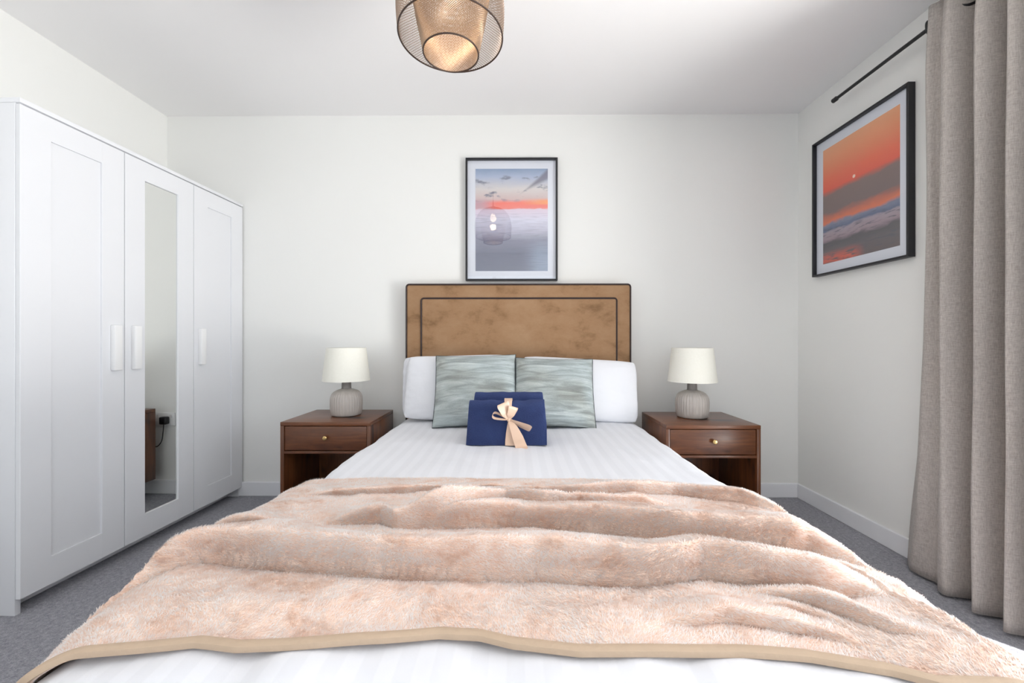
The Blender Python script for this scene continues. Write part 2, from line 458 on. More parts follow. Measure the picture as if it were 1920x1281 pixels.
for i in range(3):
    y0, y1 = i * DW + g, (i + 1) * DW - g
    z0, z1 = .06, WH - .0225
    sL, sT, sB = .098, .092, .108
    b = bm_new()
    for (a, c, e, f) in ((y0, y0 + sL, z0, z1), (y1 - sL, y1, z0, z1)):
        box(b, -TH, 0, a, c, e, f, .0012, 1)
    box(b, -TH, -.0002, y0 + sL - .001, y1 - sL + .001, z1 - sT, z1 - .0005, 0)
    box(b, -TH, -.0002, y0 + sL - .001, y1 - sL + .001, z0 + .0005, z0 + sB, 0)
    d = obj('door', b, M['wardrobe'], wd, smooth=False)
    pb = box(bm_new(), -TH + .002, -.0075, y0 + sL - .002, y1 - sL + .002, z0 + sB - .002, z1 - sT + .002)
    if i == 1:
        mo = obj('mirror_glass', pb, M['mirror'], d, smooth=False); mo['label'] = 'narrow mirror set in the middle door'
    else: obj('door_panel', pb, M['wardrobe'], d, smooth=False)
    hy = (y1 - .045, y0 + .045, y0 + .045)[i]
    b = bm_new()
    box(b, -.0005, .022, hy - .018, hy + .018, .876, 1.080, .004)
    obj('handle', b, M['white_plastic'], d)

# ------------------------------------------------------------------ bed
BX = .012
BZ = .545                                   # top of the duvet
bed = thing('bed', 'double bed with a tall tan velvet headboard against the wall', 'bed', (BX, 1.5, 0))
def rel(bm, dx, dy):
    for v in bm.verts: v.co.x -= dx; v.co.y -= dy
    return bm
obj('bed_base', rel(box(bm_new(), BX - .68, BX + .68, .62, 2.53, .03, .28, .012), BX, 1.5), M['divan'], bed)
mt = obj('mattress', rel(box(bm_new(), BX - .68, BX + .68, .60, 2.53, .282, .485, .04, 4), BX, 1.5), M['mattress'], bed)
HX0, HX1, HZ = -.690, .728, 1.368
hb = obj('headboard', rel(box(bm_new(), HX0, HX1, 2.545, 2.622, .03, HZ, .016, 3), BX, 1.5), M['velvet'], bed)
IX0, IX1, IZ = -.588, .634, 1.274
obj('inner_panel', rel(box(bm_new(), IX0, IX1, 2.532, 2.56, .30, IZ, .012, 4), BX, 1.5), M['velvet'], hb)
def rrect(x0, x1, y, zt, zb, r):
    p = [(x0, y, zb), (x0, y, zt - r)]
    p += [(x0 + r - r * math.cos(a), y, zt - r + r * math.sin(a)) for a in [PI / 2 * k / 6 for k in range(1, 6)]]
    p += [(x0 + r, y, zt), (x1 - r, y, zt)]
    p += [(x1 - r + r * math.sin(a), y, zt - r + r * math.cos(a)) for a in [PI / 2 * k / 6 for k in range(1, 6)]]
    return p + [(x1, y, zt - r), (x1, y, zb)]
obj('piping', rel(tube(bm_new(), rrect(HX0 + .003, HX1 - .003, 2.547, HZ - .002, .05, .018), .0052), BX, 1.5), M['piping'], hb)
obj('piping', rel(tube(bm_new(), rrect(IX0 - .002, IX1 + .002, 2.541, IZ + .003, .30, .016), .0065), BX, 1.5), M['piping'], hb)

# soft surface of the made bed: s runs across (arc length), y along the bed
FLAT, RAD = .635, .105
def bed_surf(s, off=0.0):
    sg = 1 if s >= 0 else -1; a = abs(s); L = RAD * PI / 2
    if a <= FLAT: return Vector((BX + s, 0, BZ - .008 * (a / FLAT) ** 4)), Vector((0, 0, 1))
    if a <= FLAT + L:
        t = (a - FLAT) / RAD
        n = Vector((sg * math.sin(t), 0, math.cos(t)))
        return Vector((BX + sg * (FLAT + RAD * math.sin(t)), 0, BZ - .008 - RAD + RAD * math.cos(t))), n
    d = a - FLAT - L
    return Vector((BX + sg * (FLAT + RAD + .06 * d), 0, BZ - .008 - RAD - d)), Vector((sg, 0, .06)).normalized()

def nz(x, y, z=0): return noise.noise(Vector((x, y, z)))

def make_duvet():
    NS, NY = 150, 170
    L = FLAT + RAD * PI / 2 + .26
    YH, YFT = 2.50, .555; R = .10
    rows = []
    ylen = (YH - YFT) + R * PI / 2 + .16
    for j in range(NY + 1):
        q = ylen * j / NY
        row = []
        for i in range(NS + 1):
            s = -L + 2 * L * i / NS
            p, n = bed_surf(s)
            if q <= YH - YFT: y = YH - q; dz = 0; ny = 0
            else:
                e = q - (YH - YFT)
                if e < R * PI / 2: t = e / R; y = YFT - R * math.sin(t); dz = -(R - R * math.cos(t)); ny = math.sin(t)
                else: y = YFT - R - .03 * (e - R * PI / 2); dz = -R - (e - R * PI / 2); ny = 1
            a = abs(s)
            # gathers and soft puffs of the quilt
            h = .010 * nz(s * 3.2, y * 2.6, 1) + .006 * nz(s * 9, y * 4.5, 3) + .0025 * nz(s * 24, y * 9, 5)
            hang = min(1, max(0, (a - .62) / .15))
            h += hang * (.012 * nz(7, y * 6, 9) + .006 * nz(3, y * 15, 2))
            front = min(1, max(0, (.75 - y) / .2))
            h += front * .009 * nz(s * 11, 4, 8)
            nn = Vector((n.x, -ny, n.z)).normalized()
            # seat the towels and cushions
            pos = Vector((p.x, y, max(p.z + dz, .13))) + nn * h
            row.append(pos)
        rows.append(row)
    b = bm_new(); grid(b, rows)
    o = obj('duvet', b, M['linen'], None)
    md = o.modifiers.new('thick', 'SOLIDIFY'); md.thickness = .022; md.offset = -1
    if o.data.polygons[len(o.data.polygons) // 2].normal.z < 0: o.data.flip_normals()
    return tag(o, 'white striped duvet spread over the double bed', 'duvet')
make_duvet()

# ------------------------------------------------------------------ fur throw
def interp(tab, x):
    if x <= tab[0][0]: return tab[0][1]
    for (a, ya), (b_, yb) in zip(tab, tab[1:]):
        if x <= b_:
            t = (x - a) / (b_ - a); return ya + (yb - ya) * t
    return tab[-1][1]
def sst(a, b_, x):
    t = min(1, max(0, (x - a) / (b_ - a))); return t * t * (3 - 2 * t)
TZ = BZ + .012
def bedline(pts, z=TZ): return sorted((x - BX, y) for x, y in (px_plane(*p, z) for p in pts))
front_edge = bedline([(75, 1226), (150, 1212), (250, 1206), (375, 1198), (450, 1208), (600, 1202), (725, 1194), (825, 1184), (900, 1188), (960, 1203), (1085, 1217), (1210, 1217),
                      (1385, 1217), (1510, 1226), (1660, 1248), (1760, 1272)])
back_edge = bedline([(580, 902), (700, 905), (900, 908), (1100, 908), (1250, 912), (1385, 922)])
# fold lines read off the photograph: (points, height, width of the roll, undercut)
folds = [
    ([(150, 1150), (215, 1105), (310, 1070), (380, 1060), (475, 1061), (575, 1076), (700, 1091), (800, 1096), (950, 1098), (1085, 1101), (1210, 1105), (1310, 1093), (1410, 1101), (1560, 1118), (1665, 1131)], .052, .14, .022),
    ([(750, 998), (830, 996), (960, 994), (1060, 997), (1170, 1006), (1280, 1020), (1385, 1028), (1510, 1036), (1585, 1051), (1670, 1090)], .036, .13, .016),
    ([(600, 992), (715, 991), (740, 1002), (820, 995), (870, 985), (950, 971), (1020, 976), (1130, 970), (1260, 960)], .026, .08, .010),
    ([(820, 948), (960, 943), (1100, 937), (1260, 935), (1385, 950), (1460, 963), (1525, 992)], .024, .08, .010),
    ([(200, 1085), (325, 1036), (375, 1006), (430, 997), (560, 1004)], .022, .09, .008),
    ([(560, 940), (700, 934), (850, 930), (980, 926)], .012, .07, .004),
    ([(1390, 1128), (1450, 1135), (1530, 1148), (1600, 1168), (1660, 1195), (1780, 1225)], .020, .075, .008),
    ([(1230, 1182), (1360, 1180), (1440, 1186), (1560, 1205), (1650, 1228)], .014, .06, .006),
    ([(1400, 1150), (1480, 1160), (1560, 1180), (1640, 1215)], .014, .05, .005),
    ([(1490, 1060), (1600, 1085), (1680, 1110), (1760, 1160), (1840, 1230)], .018, .08, .006),
]
folds = [(bedline(p), h, wd_, u) for p, h, wd_, u in folds]
def fold_disp(s, y):
    z = 0; dy = 0
    for tab, h, wd_, u in folds:
        x0, x1 = tab[0][0], tab[-1][0]
        if s < x0 - .02 or s > x1 + .02: continue
        env = sst(x0 - .02, x0 + .12, s) * (1 - sst(x1 - .12, x1 + .02, s))
        yc = interp(tab, s) + .006 * nz(s * 14, h * 90, 4)
        d = y - yc; ww = wd_ * (1 + .25 * nz(s * 3.3, h * 50, 1)); q = d / ww
        hh = 1.45 * h * env * (1 + .22 * nz(s * 5, h * 70, 7))
        if q < -.30: continue
        if q < 0: k = -.30 * ((q + .30) / .30) ** 2
        elif q < .13: k = -.30 + 1.30 * math.sqrt(max(0, 1 - (1 - q / .13) ** 2))
        elif q < 1: k = .5 + .5 * math.cos(PI * (q - .13) / .87)
        else: k = 0
        z += hh * k
        if 0 <= q < 1: dy -= wd_ * .20 * env * max(0, k) * (1 - sst(.25, .9, q))
    return max(z, -.015), max(dy, -.030)

def make_pile(rows, th):
    """short fur: one thin blade per hair, leaning with the nap"""
    import numpy as np
    rng = np.random.default_rng(5)
    P = np.array([[tuple(p) for p in r] for r in rows], dtype=np.float64) - np.array((BX, .95, BZ))
    nr, nc = P.shape[:2]
    du = np.gradient(P, axis=1); dv = np.gradient(P, axis=0)
    N = np.cross(du, dv); N /= np.linalg.norm(N, axis=2, keepdims=True) + 1e-12
    if N[nr // 2, nc // 2, 2] < 0: N = -N
    # spread by true surface area
    A = np.linalg.norm(np.cross(du, dv), axis=2)[:-1, :-1].ravel()
    CNT = 260000
    cell = rng.choice(A.size, size=CNT, p=A / A.sum())
    r, c = cell // (nc - 1), cell % (nc - 1)
    a, b_ = rng.random(CNT)[:, None], rng.random(CNT)[:, None]
    lerp = lambda Q: (Q[r, c] * (1 - a) + Q[r, c + 1] * a) * (1 - b_) + (Q[r + 1, c] * (1 - a) + Q[r + 1, c + 1] * a) * b_
    p = lerp(P); n = lerp(N); n /= np.linalg.norm(n, axis=1, keepdims=True)
    # the nap swirls slowly over the cloth
    ang = PI / 2 + .8 * np.sin(p[:, 0] * 9 + 2.1 * np.sin(p[:, 1] * 13)) + .5 * np.sin(p[:, 1] * 23 + p[:, 0] * 31) + rng.normal(0, .45, CNT)
    d = np.stack([np.cos(ang), np.sin(ang), np.zeros(CNT)], 1)
    d -= n * (d * n).sum(1)[:, None]; d /= np.linalg.norm(d, axis=1, keepdims=True) + 1e-9
    lean_ = rng.uniform(.84, 1.0, CNT)[:, None]
    L = rng.uniform(.004, .008, CNT)[:, None]
    tip = p + (n * np.sqrt(1 - (lean_ * .92) ** 2) + d * lean_) * L
    w_ = np.cross(n, d) * rng.uniform(.0006, .0011, CNT)[:, None]
    V = np.empty((CNT * 3, 3)); V[0::3] = p + w_; V[1::3] = p - w_; V[2::3] = tip
    me = bpy.data.meshes.new('fur_pile')
    me.vertices.add(CNT * 3); me.vertices.foreach_set('co', V.ravel())
    me.loops.add(CNT * 3); me.loops.foreach_set('vertex_index', np.arange(CNT * 3, dtype=np.int32))
    me.polygons.add(CNT); me.polygons.foreach_set('loop_start', np.arange(0, CNT * 3, 3, dtype=np.int32))
    uv = me.uv_layers.new(name='UVMap'); U = np.zeros((CNT * 3, 2)); U[2::3, 1] = 1; uv.data.foreach_set('uv', U.ravel())
    me.update(calc_edges=True); me.polygons.foreach_set('use_smooth', np.ones(CNT, dtype=bool))
    nn = np.repeat(n, 3, axis=0); nn[2::3] += d * .25; nn /= np.linalg.norm(nn, axis=1, keepdims=True)
    me.normals_split_custom_set_from_vertices(nn)
    me.materials.append(M['pile'])
    o = bpy.data.objects.new('fur_pile', me); COL.objects.link(o); o.parent = th; o['kind'] = 'stuff'

def make_throw():
    NS, NT_ = 380, 270
    L = FLAT + RAD * PI / 2 + .20
    rows = []; edge = []
    for j in range(NT_ + 1):
        t = j / NT_
        row = []
        for i in range(NS + 1):
            s = -L + 2 * L * i / NS
            yf, yb = interp(front_edge, s), interp(back_edge, s)
            y = yf + (yb - yf) * t
            p, n = bed_surf(s)
            a = abs(s)
            z, dy = fold_disp(s, y)
            fade = sst(0, .05, t) * (1 - .8 * sst(.95, 1, t))
            side = sst(.45, .74, a)
            h = .015 + .014 * sst(0, .10, t) + .004 * side * sst(0, .35, t) * (1 - sst(.85, 1, t))
            h += fade * (z + .007 * nz(s * 3, y * 9, 2) + .0055 * nz(s * 7 + y * 5, y * 20, 6) + .0025 * nz(s * 30, y * 42, 3) + .0014 * nz(s * 85, y * 120, 8))
            h += side * .010 * nz(s * 4, y * 13, 5)
            hang = sst(.70, .95, a)
            h += hang * .012 * nz(2, y * 16, 1)
            h += (1 - fade) * .004 * nz(s * 6, 2, 9)
            pos = Vector((p.x, y + dy * fade, p.z)) + n * h
            row.append(pos)
            if j == 0: edge.append((pos, n))
        rows.append(row)
    th = thing('throw_blanket', 'blush pink faux fur throw lying rumpled across the foot of the bed', 'blanket', (BX, .95, BZ))
    b = bm_new(); grid(b, rows)
    for v in b.verts: v.co -= Vector((BX, .95, BZ))
    o = obj('fur_sheet', b, M['fur'], th)
    if o.data.polygons[len(o.data.polygons) // 2].normal.z < 0: o.data.flip_normals()
    md = o.modifiers.new('thick', 'SOLIDIFY'); md.thickness = .010; md.offset = -1
    make_pile(rows, th)
    # flat hem sewn along the front edge
    prof = [(.004, .002), (-.001, .0042), (-.007, .0040), (-.0115, .0022), (-.0125, -.002), (-.0115, -.0065), (-.006, -.008), (.004, -.008)]
    hem = []
    for dy, dz in prof:
        hem.append([e + Vector((0, dy, 0)) + n * dz for e, n in edge])
    b = bm_new(); grid(b, hem)
    for v in b.verts: v.co -= Vector((BX, .95, BZ))
    hm = obj('binding', b, M['binding'], th); hm['label'] = 'beige hem of the throw'
make_throw()

# ------------------------------------------------------------------ pillows and cushions
def pillow_mesh(w, h, t, pinch=.05, flange=0.0, seed=0, n=44, wr=.006, sag=0.0, ears=0.0):
    b = bm_new(); lay = b.loops.layers.uv.verify()
    def pt(i, j, sgn):
        u = -1 + 2 * i / n; v = -1 + 2 * j / n
        # denser towards the seam
        u = math.sin(u * PI / 2) * .6 + u * .4; v = math.sin(v * PI / 2) * .6 + v * .4
        fu = 1 - flange / (w / 2); fv = 1 - flange / (h / 2)
        pu = max(0, 1 - abs(u / fu) ** 2.6) if abs(u) < fu else 0
        pv = max(0, 1 - abs(v / fv) ** 2.6) if abs(v) < fv else 0
        k = (pu * pv) ** .5
        x = w / 2 * u * (1 - pinch * (1 - v * v) * abs(u) ** 3)
        y = h / 2 * v * (1 - pinch * (1 - u * u) * abs(v) ** 3)
        r = 1 - .075 * (abs(u) * abs(v)) ** 4 * (1 if ears == 0 else 0)
        x *= r; y *= r
        y -= sag * (1 - u * u) * max(0, v)
        z = sgn * (t / 2 * k + .0025)
        if k > 0:
            z += sgn * wr * k * (nz(u * 2.2 + seed, v * 2.2, 1) + .5 * nz(u * 5 + seed, v * 5, 2))
            z += sgn * wr * .8 * (1 - k) * nz(u * 8 + seed, v * 8, 4) * (1 if k > .15 else 0)
        else:
            z += wr * .8 * nz(u * 6 + seed, v * 6, 4)
        return Vector((x, y, z))
    for sgn in (1, -1):
        V = [[b.verts.new(pt(i, j, sgn)) for i in range(n + 1)] for j in range(n + 1)]
        for j in range(n):
            for i in range(n):
                f = b.faces.new((V[j][i], V[j][i + 1], V[j + 1][i + 1], V[j + 1][i]))
                for l, (p, q) in zip(f.loops, ((j, i), (j, i + 1), (j + 1, i + 1), (j + 1, i))): l[lay].uv = (q / n, p / n)
    # join the two faces at the seam
    bd = [e for e in b.edges if e.is_boundary]
    half = {}
    for v in {v for e in bd for v in e.verts}:
        pass
    bmesh.ops.bridge_loops(b, edges=bd)
    return b

def lean(bm, cx, yb, zb, h, th, roll=0, yawz=0):
    """stand a pillow on its lower edge and lean it back by th"""
    th = math.radians(th)
    R = Matrix.Rotation(math.radians(yawz), 4, 'Z') @ Matrix(((1, 0, 0, 0), (0, math.sin(th), -math.cos(th), 0), (0, math.cos(th), math.sin(th), 0), (0, 0, 0, 1))) @ Matrix.Rotation(math.radians(roll), 4, 'Z')
    for v in bm.verts:
        v.co = R @ (v.co + Vector((0, 0, 0)))
        v.co += Vector((cx, yb + h / 2 * math.sin(th), zb + h / 2 * math.cos(th)))
    return bm

zb = BZ + .004
def pillow(cx, yb, wd_, h, t, th, label, seed, roll=0, yawz=0, flange=0.0, sag=0.0):
    o = obj('pillow', lean(pillow_mesh(wd_, h, t, .03, flange, seed, sag=sag), cx, yb, zb, h, th, roll, yawz), M['pillow'])
    return tag(o, label, 'pillow', 'white bed pillows')
pillow(-.352, 2.425, .68, .38, .085, 9, 'white pillow against the headboard, hidden behind another, on the wardrobe side', 3, 1.5, 0, .022)
pillow(.395, 2.425, .68, .34, .085, 9, 'white pillow against the headboard, hidden behind another, on the curtain side', 5, -3, 0, .0)
pillow(-.325, 2.318, .66, .385, .115, 16, 'white pillow behind the grey-green cushion on the wardrobe side of the bed', 9, -1, 0, 0)
pillow(.372, 2.315, .70, .375, .115, 17, 'white pillow behind the grey-green cushion on the curtain side of the bed', 12, -3.2, 0, 0)

def cushion(cx, yb, size, h, t, th, label, seed, roll=0, yawz=0):
    cz = Vector((cx, yb, BZ))
    c = thing('cushion', label, 'cushion', cz, 0, 'grey-green scatter cushions')
    b = lean(pillow_mesh(size, h, t, .035, 0, seed, wr=.007, ears=1), cx, yb, zb, h, th, roll, yawz)
    for v in b.verts: v.co -= cz
    obj('cover', b, M['cushion'], c)
    n = 26; P = []
    def o(u, v):
        return Vector((size / 2 * u * (1 - .035 * (1 - v * v) * abs(u) ** 3), h / 2 * v * (1 - .035 * (1 - u * u) * abs(v) ** 3), 0))
    for k in range(n): P.append(o(-1 + 2 * k / n, -1))
    for k in range(n): P.append(o(1, -1 + 2 * k / n))
    for k in range(n): P.append(o(1 - 2 * k / n, 1))
    for k in range(n): P.append(o(-1, 1 - 2 * k / n))
    b = lean(tube(bm_new(), P, .0036, 6, closed=True), cx, yb, zb, h, th, roll, yawz)
    for v in b.verts: v.co -= cz
    obj('seam_piping', b, M['cushion_seam'], c)
cushion(-.220, 2.165, .462, .425, .115, 28, 'square grey-green streaked cushion leaning nearer the wardrobe', 21, 1.0, 3)
cushion(.216, 2.155, .442, .405, .115, 28, 'square grey-green streaked cushion leaning nearer the curtain', 33, -1.0, -3)

# ------------------------------------------------------------------ towels tied with a ribbon
tb = thing('towel_bundle', 'two folded navy towels tied together with a peach satin bow on the bed', 'towels', (-.035, 1.86, BZ))
def towel(x0, x1, yc, t, zt, seed):
    # folded towel standing on its open edge: rounded fold on top
    hw = t / 2; prof = []
    for k in range(13):
        a = PI * k / 12; prof.append((-hw * math.cos(a), zt - hw * .75 + hw * .75 * math.sin(a)))
    side = [(-hw, z) for z in [0.0] + [zt * q for q in (.1, .2, .35, .5, .65, .75)]]
    full = side + prof + [(-y, z) for y, z in reversed(side)]
    n = 30; rows = []
    for i in range(n + 1):
        u = i / n; x = x0 + (x1 - x0) * u
        e = min(1, min(u, 1 - u) / .06); sq = .86 + .14 * math.sqrt(max(0, 1 - (1 - e) ** 2))
        row = []
        for y, z in full:
            bul = 1 + .10 * math.sin(PI * min(1, z / zt)) + .05 * nz(u * 4 + seed, z * 14, 2)
            row.append(Vector((x + (.007 * nz(z * 16, y * 12, seed + round(u)) - .012 * (z / zt - .5) * (u - .5) * 1.2), yc + y * sq * bul, z * (.985 + .015 * sq) + (.012 * nz(u * 2.6, seed, 1) + .004 * nz(u * 9, seed, 4)) * (z / zt))))
        rows.append(row)
    b = bm_new(); V = grid(b, rows)
    b.faces.new(V[0]); b.faces.new(list(reversed(V[-1])))
    bmesh.ops.triangulate(b, faces=[f for f in b.faces if len(f.verts) > 4])
    return b
t1 = towel(-.176, .172, -.035, .095, .188, 3); t2 = towel(-.160, .168, .060, .090, .213, 8)
def lean_bundle(b):
    for v in b.verts:
        v.co.y += v.co.z * .16; v.co.z += .004 - .0
    return b
obj('folded_towel', lean_bundle(t1), M['towel'], tb); obj('folded_towel', lean_bundle(t2), M['towel'], tb)

def ribbon(bm, pts, wid, wdir, th=.0012):
    """strip along pts; wdir: width direction per point"""
    pts = [Vector(p) for p in pts]; L_ = []; R_ = []
    for i, p in enumerate(pts):
        w_ = wid[i] if isinstance(wid, (list, tuple)) else wid
        d = Vector(wdir[i] if isinstance(wdir, list) else wdir).normalized()
        L_.append(p - d * w_ / 2); R_.append(p + d * w_ / 2)
    mid = [(a + b_) / 2 for a, b_ in zip(L_, R_)]
    grid(bm, [L_, [m + Vector((0, -.0015, 0)) for m in mid], R_])
def smooth_path(pts, n=8):
    P = [Vector(p) for p in pts]; out = []
    for i in range(len(P) - 1):
        p0, p1, p2, p3 = P[max(0, i - 1)], P[i], P[i + 1], P[min(len(P) - 1, i + 2)]
        for k in range(n):
            t = k / n
            out.append(.5 * ((2 * p1) + (p2 - p0) * t + (2 * p0 - 5 * p1 + 4 * p2 - p3) * t * t + (3 * p1 - p0 - 3 * p2 + p3) * t ** 3))
    out.append(P[-1]); return out
def lerp_list(a, n): 
    out = []
    for k in range(n):
        q = k / (n - 1) * (len(a) - 1); i = min(int(q), len(a) - 2); out.append(a[i] + (a[i + 1] - a[i]) * (q - i))
    return out
KX, KZ = .008, .118                          # knot, in the bundle's frame
def fy(z): return -.035 - .0475 * (1 + .10 * math.sin(PI * min(1, z / .188))) * 1.03 + z * .16 - .003
rb = bm_new()
# band round the bundle, front, top and back
band = [(KX + .006, fy(z), z) for z in (.004, .03, .06, .09, KZ)]
ribbon(rb, band, [.046, .044, .038, .028, .016], (1, 0, 0))
over = smooth_path([(KX, fy(KZ), KZ), (KX - .004, fy(.15), .15), (KX - .004, -.035, .188), (KX - .004, -.006, .199), (KX - .003, .020, .194), (KX, .036, .160), (KX, .026, .08)], 6)
ribbon(rb, over, lerp_list([.016, .030, .036, .036, .036, .036], len(over)), (1, 0, 0))
ro = obj('ribbon_band', rb, M['ribbon'], tb, recalc=False); 
def loop(tip, wid, spread, tilt=0.0, droop=0.0):
    """one bow loop from the knot to tip (dx,dz) and back"""
    b = bm_new(); k = Vector((KX, fy(KZ) - .006, KZ)); tx, tz = tip
    d = Vector((tx, 0, tz)); nrm = Vector((-tz, 0, tx)).normalized()
    P = smooth_path([k, k + d * .35 + Vector((0, -.020, 0)) + nrm * spread * .5, k + d * .85 + Vector((0, -.026, 0)) + nrm * spread, k + d * 1.0 + Vector((0, -.016, 0)),
                     k + d * .85 + Vector((0, -.006, 0)) - nrm * spread, k + d * .35 + Vector((0, -.004, 0)) - nrm * spread * .5, k], 7)
    wd_ = lerp_list([.010, wid * .8, wid, wid, wid, wid * .8, .010], len(P))
    wv = (nrm * (1 - abs(tilt)) + Vector((0, -1, 0)) * tilt)
    ribbon(b, P, wd_, wv); return b
lo = obj('bow_loop', loop((-.028, .074), .052, .003, .35), M['ribbon'], tb, recalc=False)
obj('bow_loop', loop((-.072, .024), .022, .010, .75), M['ribbon'], tb, recalc=False)
obj('bow_loop', loop((.096, -.040), .030, .008, .5), M['ribbon'], tb, recalc=False)
obj('bow_loop', loop((.022, .058), .040, .003, .3), M['ribbon'], tb, recalc=False)
b = bm_new()
tail = smooth_path([(KX, fy(KZ) - .006, KZ), (KX + .020, fy(.08) - .014, .085), (KX + .038, fy(.045) - .018, .045), (KX + .052, fy(.01) - .022, .008), (KX + .058, fy(0) - .045, -.002)], 6)
ribbon(b, tail, lerp_list([.012, .034, .046, .050, .050], len(tail)), (1, 0, .25))
obj('ribbon_tail', b, M['ribbon'], tb, recalc=False)
b = bm_new()
bmesh.ops.create_icosphere(b, subdivisions=2, radius=.010)
for v in b.verts: v.co = Vector((v.co.x * 1.0 + KX, v.co.y * .9 + fy(KZ) - .008, v.co.z * 1.25 + KZ))
obj('knot', b, M['ribbon'], tb)

# ------------------------------------------------------------------ bedside tables
def nightstand(x0, y0, label):
    W, DP, H, Z0 = .485, .40, .575, .12; t = .020
    ns = thing('bedside_table', label, 'bedside table', (x0, y0, 0), 0, 'walnut bedside tables')
    obj('top_panel', box(bm_new(), 0, W, 0, DP, H - t, H, .002), M['wood_x'], ns)
    obj('side_panel', box(bm_new(), 0, t, .001, DP, Z0, H - t, .0015), M['wood_z'], ns)
    obj('side_panel', box(bm_new(), W - t, W, .001, DP, Z0, H - t, .0015), M['wood_z'], ns)
    obj('bottom_panel', box(bm_new(), t, W - t, .004, DP, Z0, Z0 + t, .0015), M['wood_x'], ns)
    obj('shelf', box(bm_new(), t, W - t, .003, DP - .01, .405, .405 + .014, .0015), M['wood_x'], ns)
    obj('back_panel', box(bm_new(), t, W - t, DP - .010, DP - .002, Z0 + t, H - t), M['wood_z'], ns)
    dr = obj('drawer', box(bm_new(), t + .003, W - t - .003, .005, .36, .424, H - t - .004, .0015), M['wood_x'], ns)
    kb = bm_new(); lathe(kb, [(.0, -.001), (.005, 0), (.005, .008), (.0085, .010), (.0125, .015), (.0125, .020), (.009, .024), (0, .0255)], n=20)
    bmesh.ops.remove_doubles(kb, verts=kb.verts, dist=1e-5)
    for v in kb.verts: v.co = Vector((v.co.x + W / 2 + .002, .0055 - v.co.z, v.co.y + .492))
    k = obj('knob', kb, M['brass'], dr); k['label'] = 'small round brass knob'
    for lx in (.05, W - .05):
        for ly in (.06, DP - .06):
            lb = bm_new(); lathe(lb, [(.012, 0), (.014, .05), (.017, Z0 + .001)], lx, ly, 16, True, True)
            obj('leg', lb, M['wood_z'], ns)
    return ns
nightstand(-1.256, 2.150, 'walnut bedside table with one drawer next to the wardrobe')
nightstand(.777, 2.085, 'walnut bedside table with one drawer on the curtain side')

# ------------------------------------------------------------------ table lamps
def table_lamp(x, y, label):
    z = .575
    lp = thing('table_lamp', label, 'lamp', (x, y, z), 0, 'ribbed ceramic table lamps')
    b = bm_new()
    prof = [(.0, .001), (.074, .001), (.080, .004), (.084, .012), (.087, .03), (.089, .06), (.089, .09), (.087, .108), (.081, .124), (.070, .137), (.056, .146), (.040, .152), (.030, .155)]
    lathe(b, prof, n=144, ribs=36, rib_amp=.0014, rib_z=(.014, .138)); bmesh.ops.remove_doubles(b, verts=b.verts, dist=1e-5)
    obj('ceramic_base', b, M['ceramic'], lp)
    b = bm_new(); lathe(b, [(.030, .153), (.027, .158), (.026, .19), (.028, .200), (.022, .203), (.012, .205), (.012, .25), (0, .251)], n=28)
    obj('neck', b, M['neck'], lp)
    b = bm_new()
    r0, r1, z0, z1 = .132, .110, .203, .394
    lathe(b, [(r0, z0), (r1, z1), (r1 - .0025, z1), (r0 - .0025, z0), (r0, z0)], n=64); bmesh.ops.remove_doubles(b, verts=b.verts, dist=1e-5)
    sh = obj('lamp_shade', b, M['shade'], lp)
    b = bm_new()
    for k in range(3):
        a = 2 * PI * k / 3 + .3
        tube(b, [(.012 * math.cos(a), .012 * math.sin(a), .372), ((r1 - .001) * math.cos(a), (r1 - .001) * math.sin(a), .388)], .0015, 6)
    tube(b, [(0, 0, .25), (0, 0, .372)], .004, 8)
    obj('shade_carrier', b, M['black'], sh)
    b = bm_new(); lathe(b, [(.0, .252), (.016, .256), (.028, .275), (.03, .295), (.022, .318), (.0, .326)], n=20)
    return lp
table_lamp(-.99, 2.365, 'cream shaded table lamp on the bedside table next to the wardrobe')
table_lamp(1.010, 2.315, 'cream shaded table lamp on the bedside table on the curtain side')

# wall socket behind the bedside table (seen in the wardrobe mirror)
so = thing('wall_socket', 'white double wall socket seen in the wardrobe mirror', 'socket', (-1.245, YB, .493))
obj('faceplate', box(bm_new(), -.073, .073, -.009, -.0005, -.043, .043, .003), M['white_plastic'], so)
for sx in (-.05, .05):
    obj('rocker_switch', box(bm_new(), sx - .006, sx + .006, -.0115, -.0085, .012, .032, .001), M['white_plastic'], so)
pg = thing('lamp_plug', 'black plug with hanging cord in the wall socket', 'plug', (-1.262, YB - .0095, .488))
b = bm_new(); box(b, -.024, .024, -.034, 0, -.026, .024, .008, 3); obj('plug_body', b, M['black'], pg)
P = smooth_path([(0, -.02, -.024), (.0, -.024, -.07), (.012, -.026, -.14), (.05, -.03, -.17), (.09, -.03, -.10), (.12, -.03, .02)], 6)
obj('cord', tube(bm_new(), P, .003, 6), M['black'], pg)

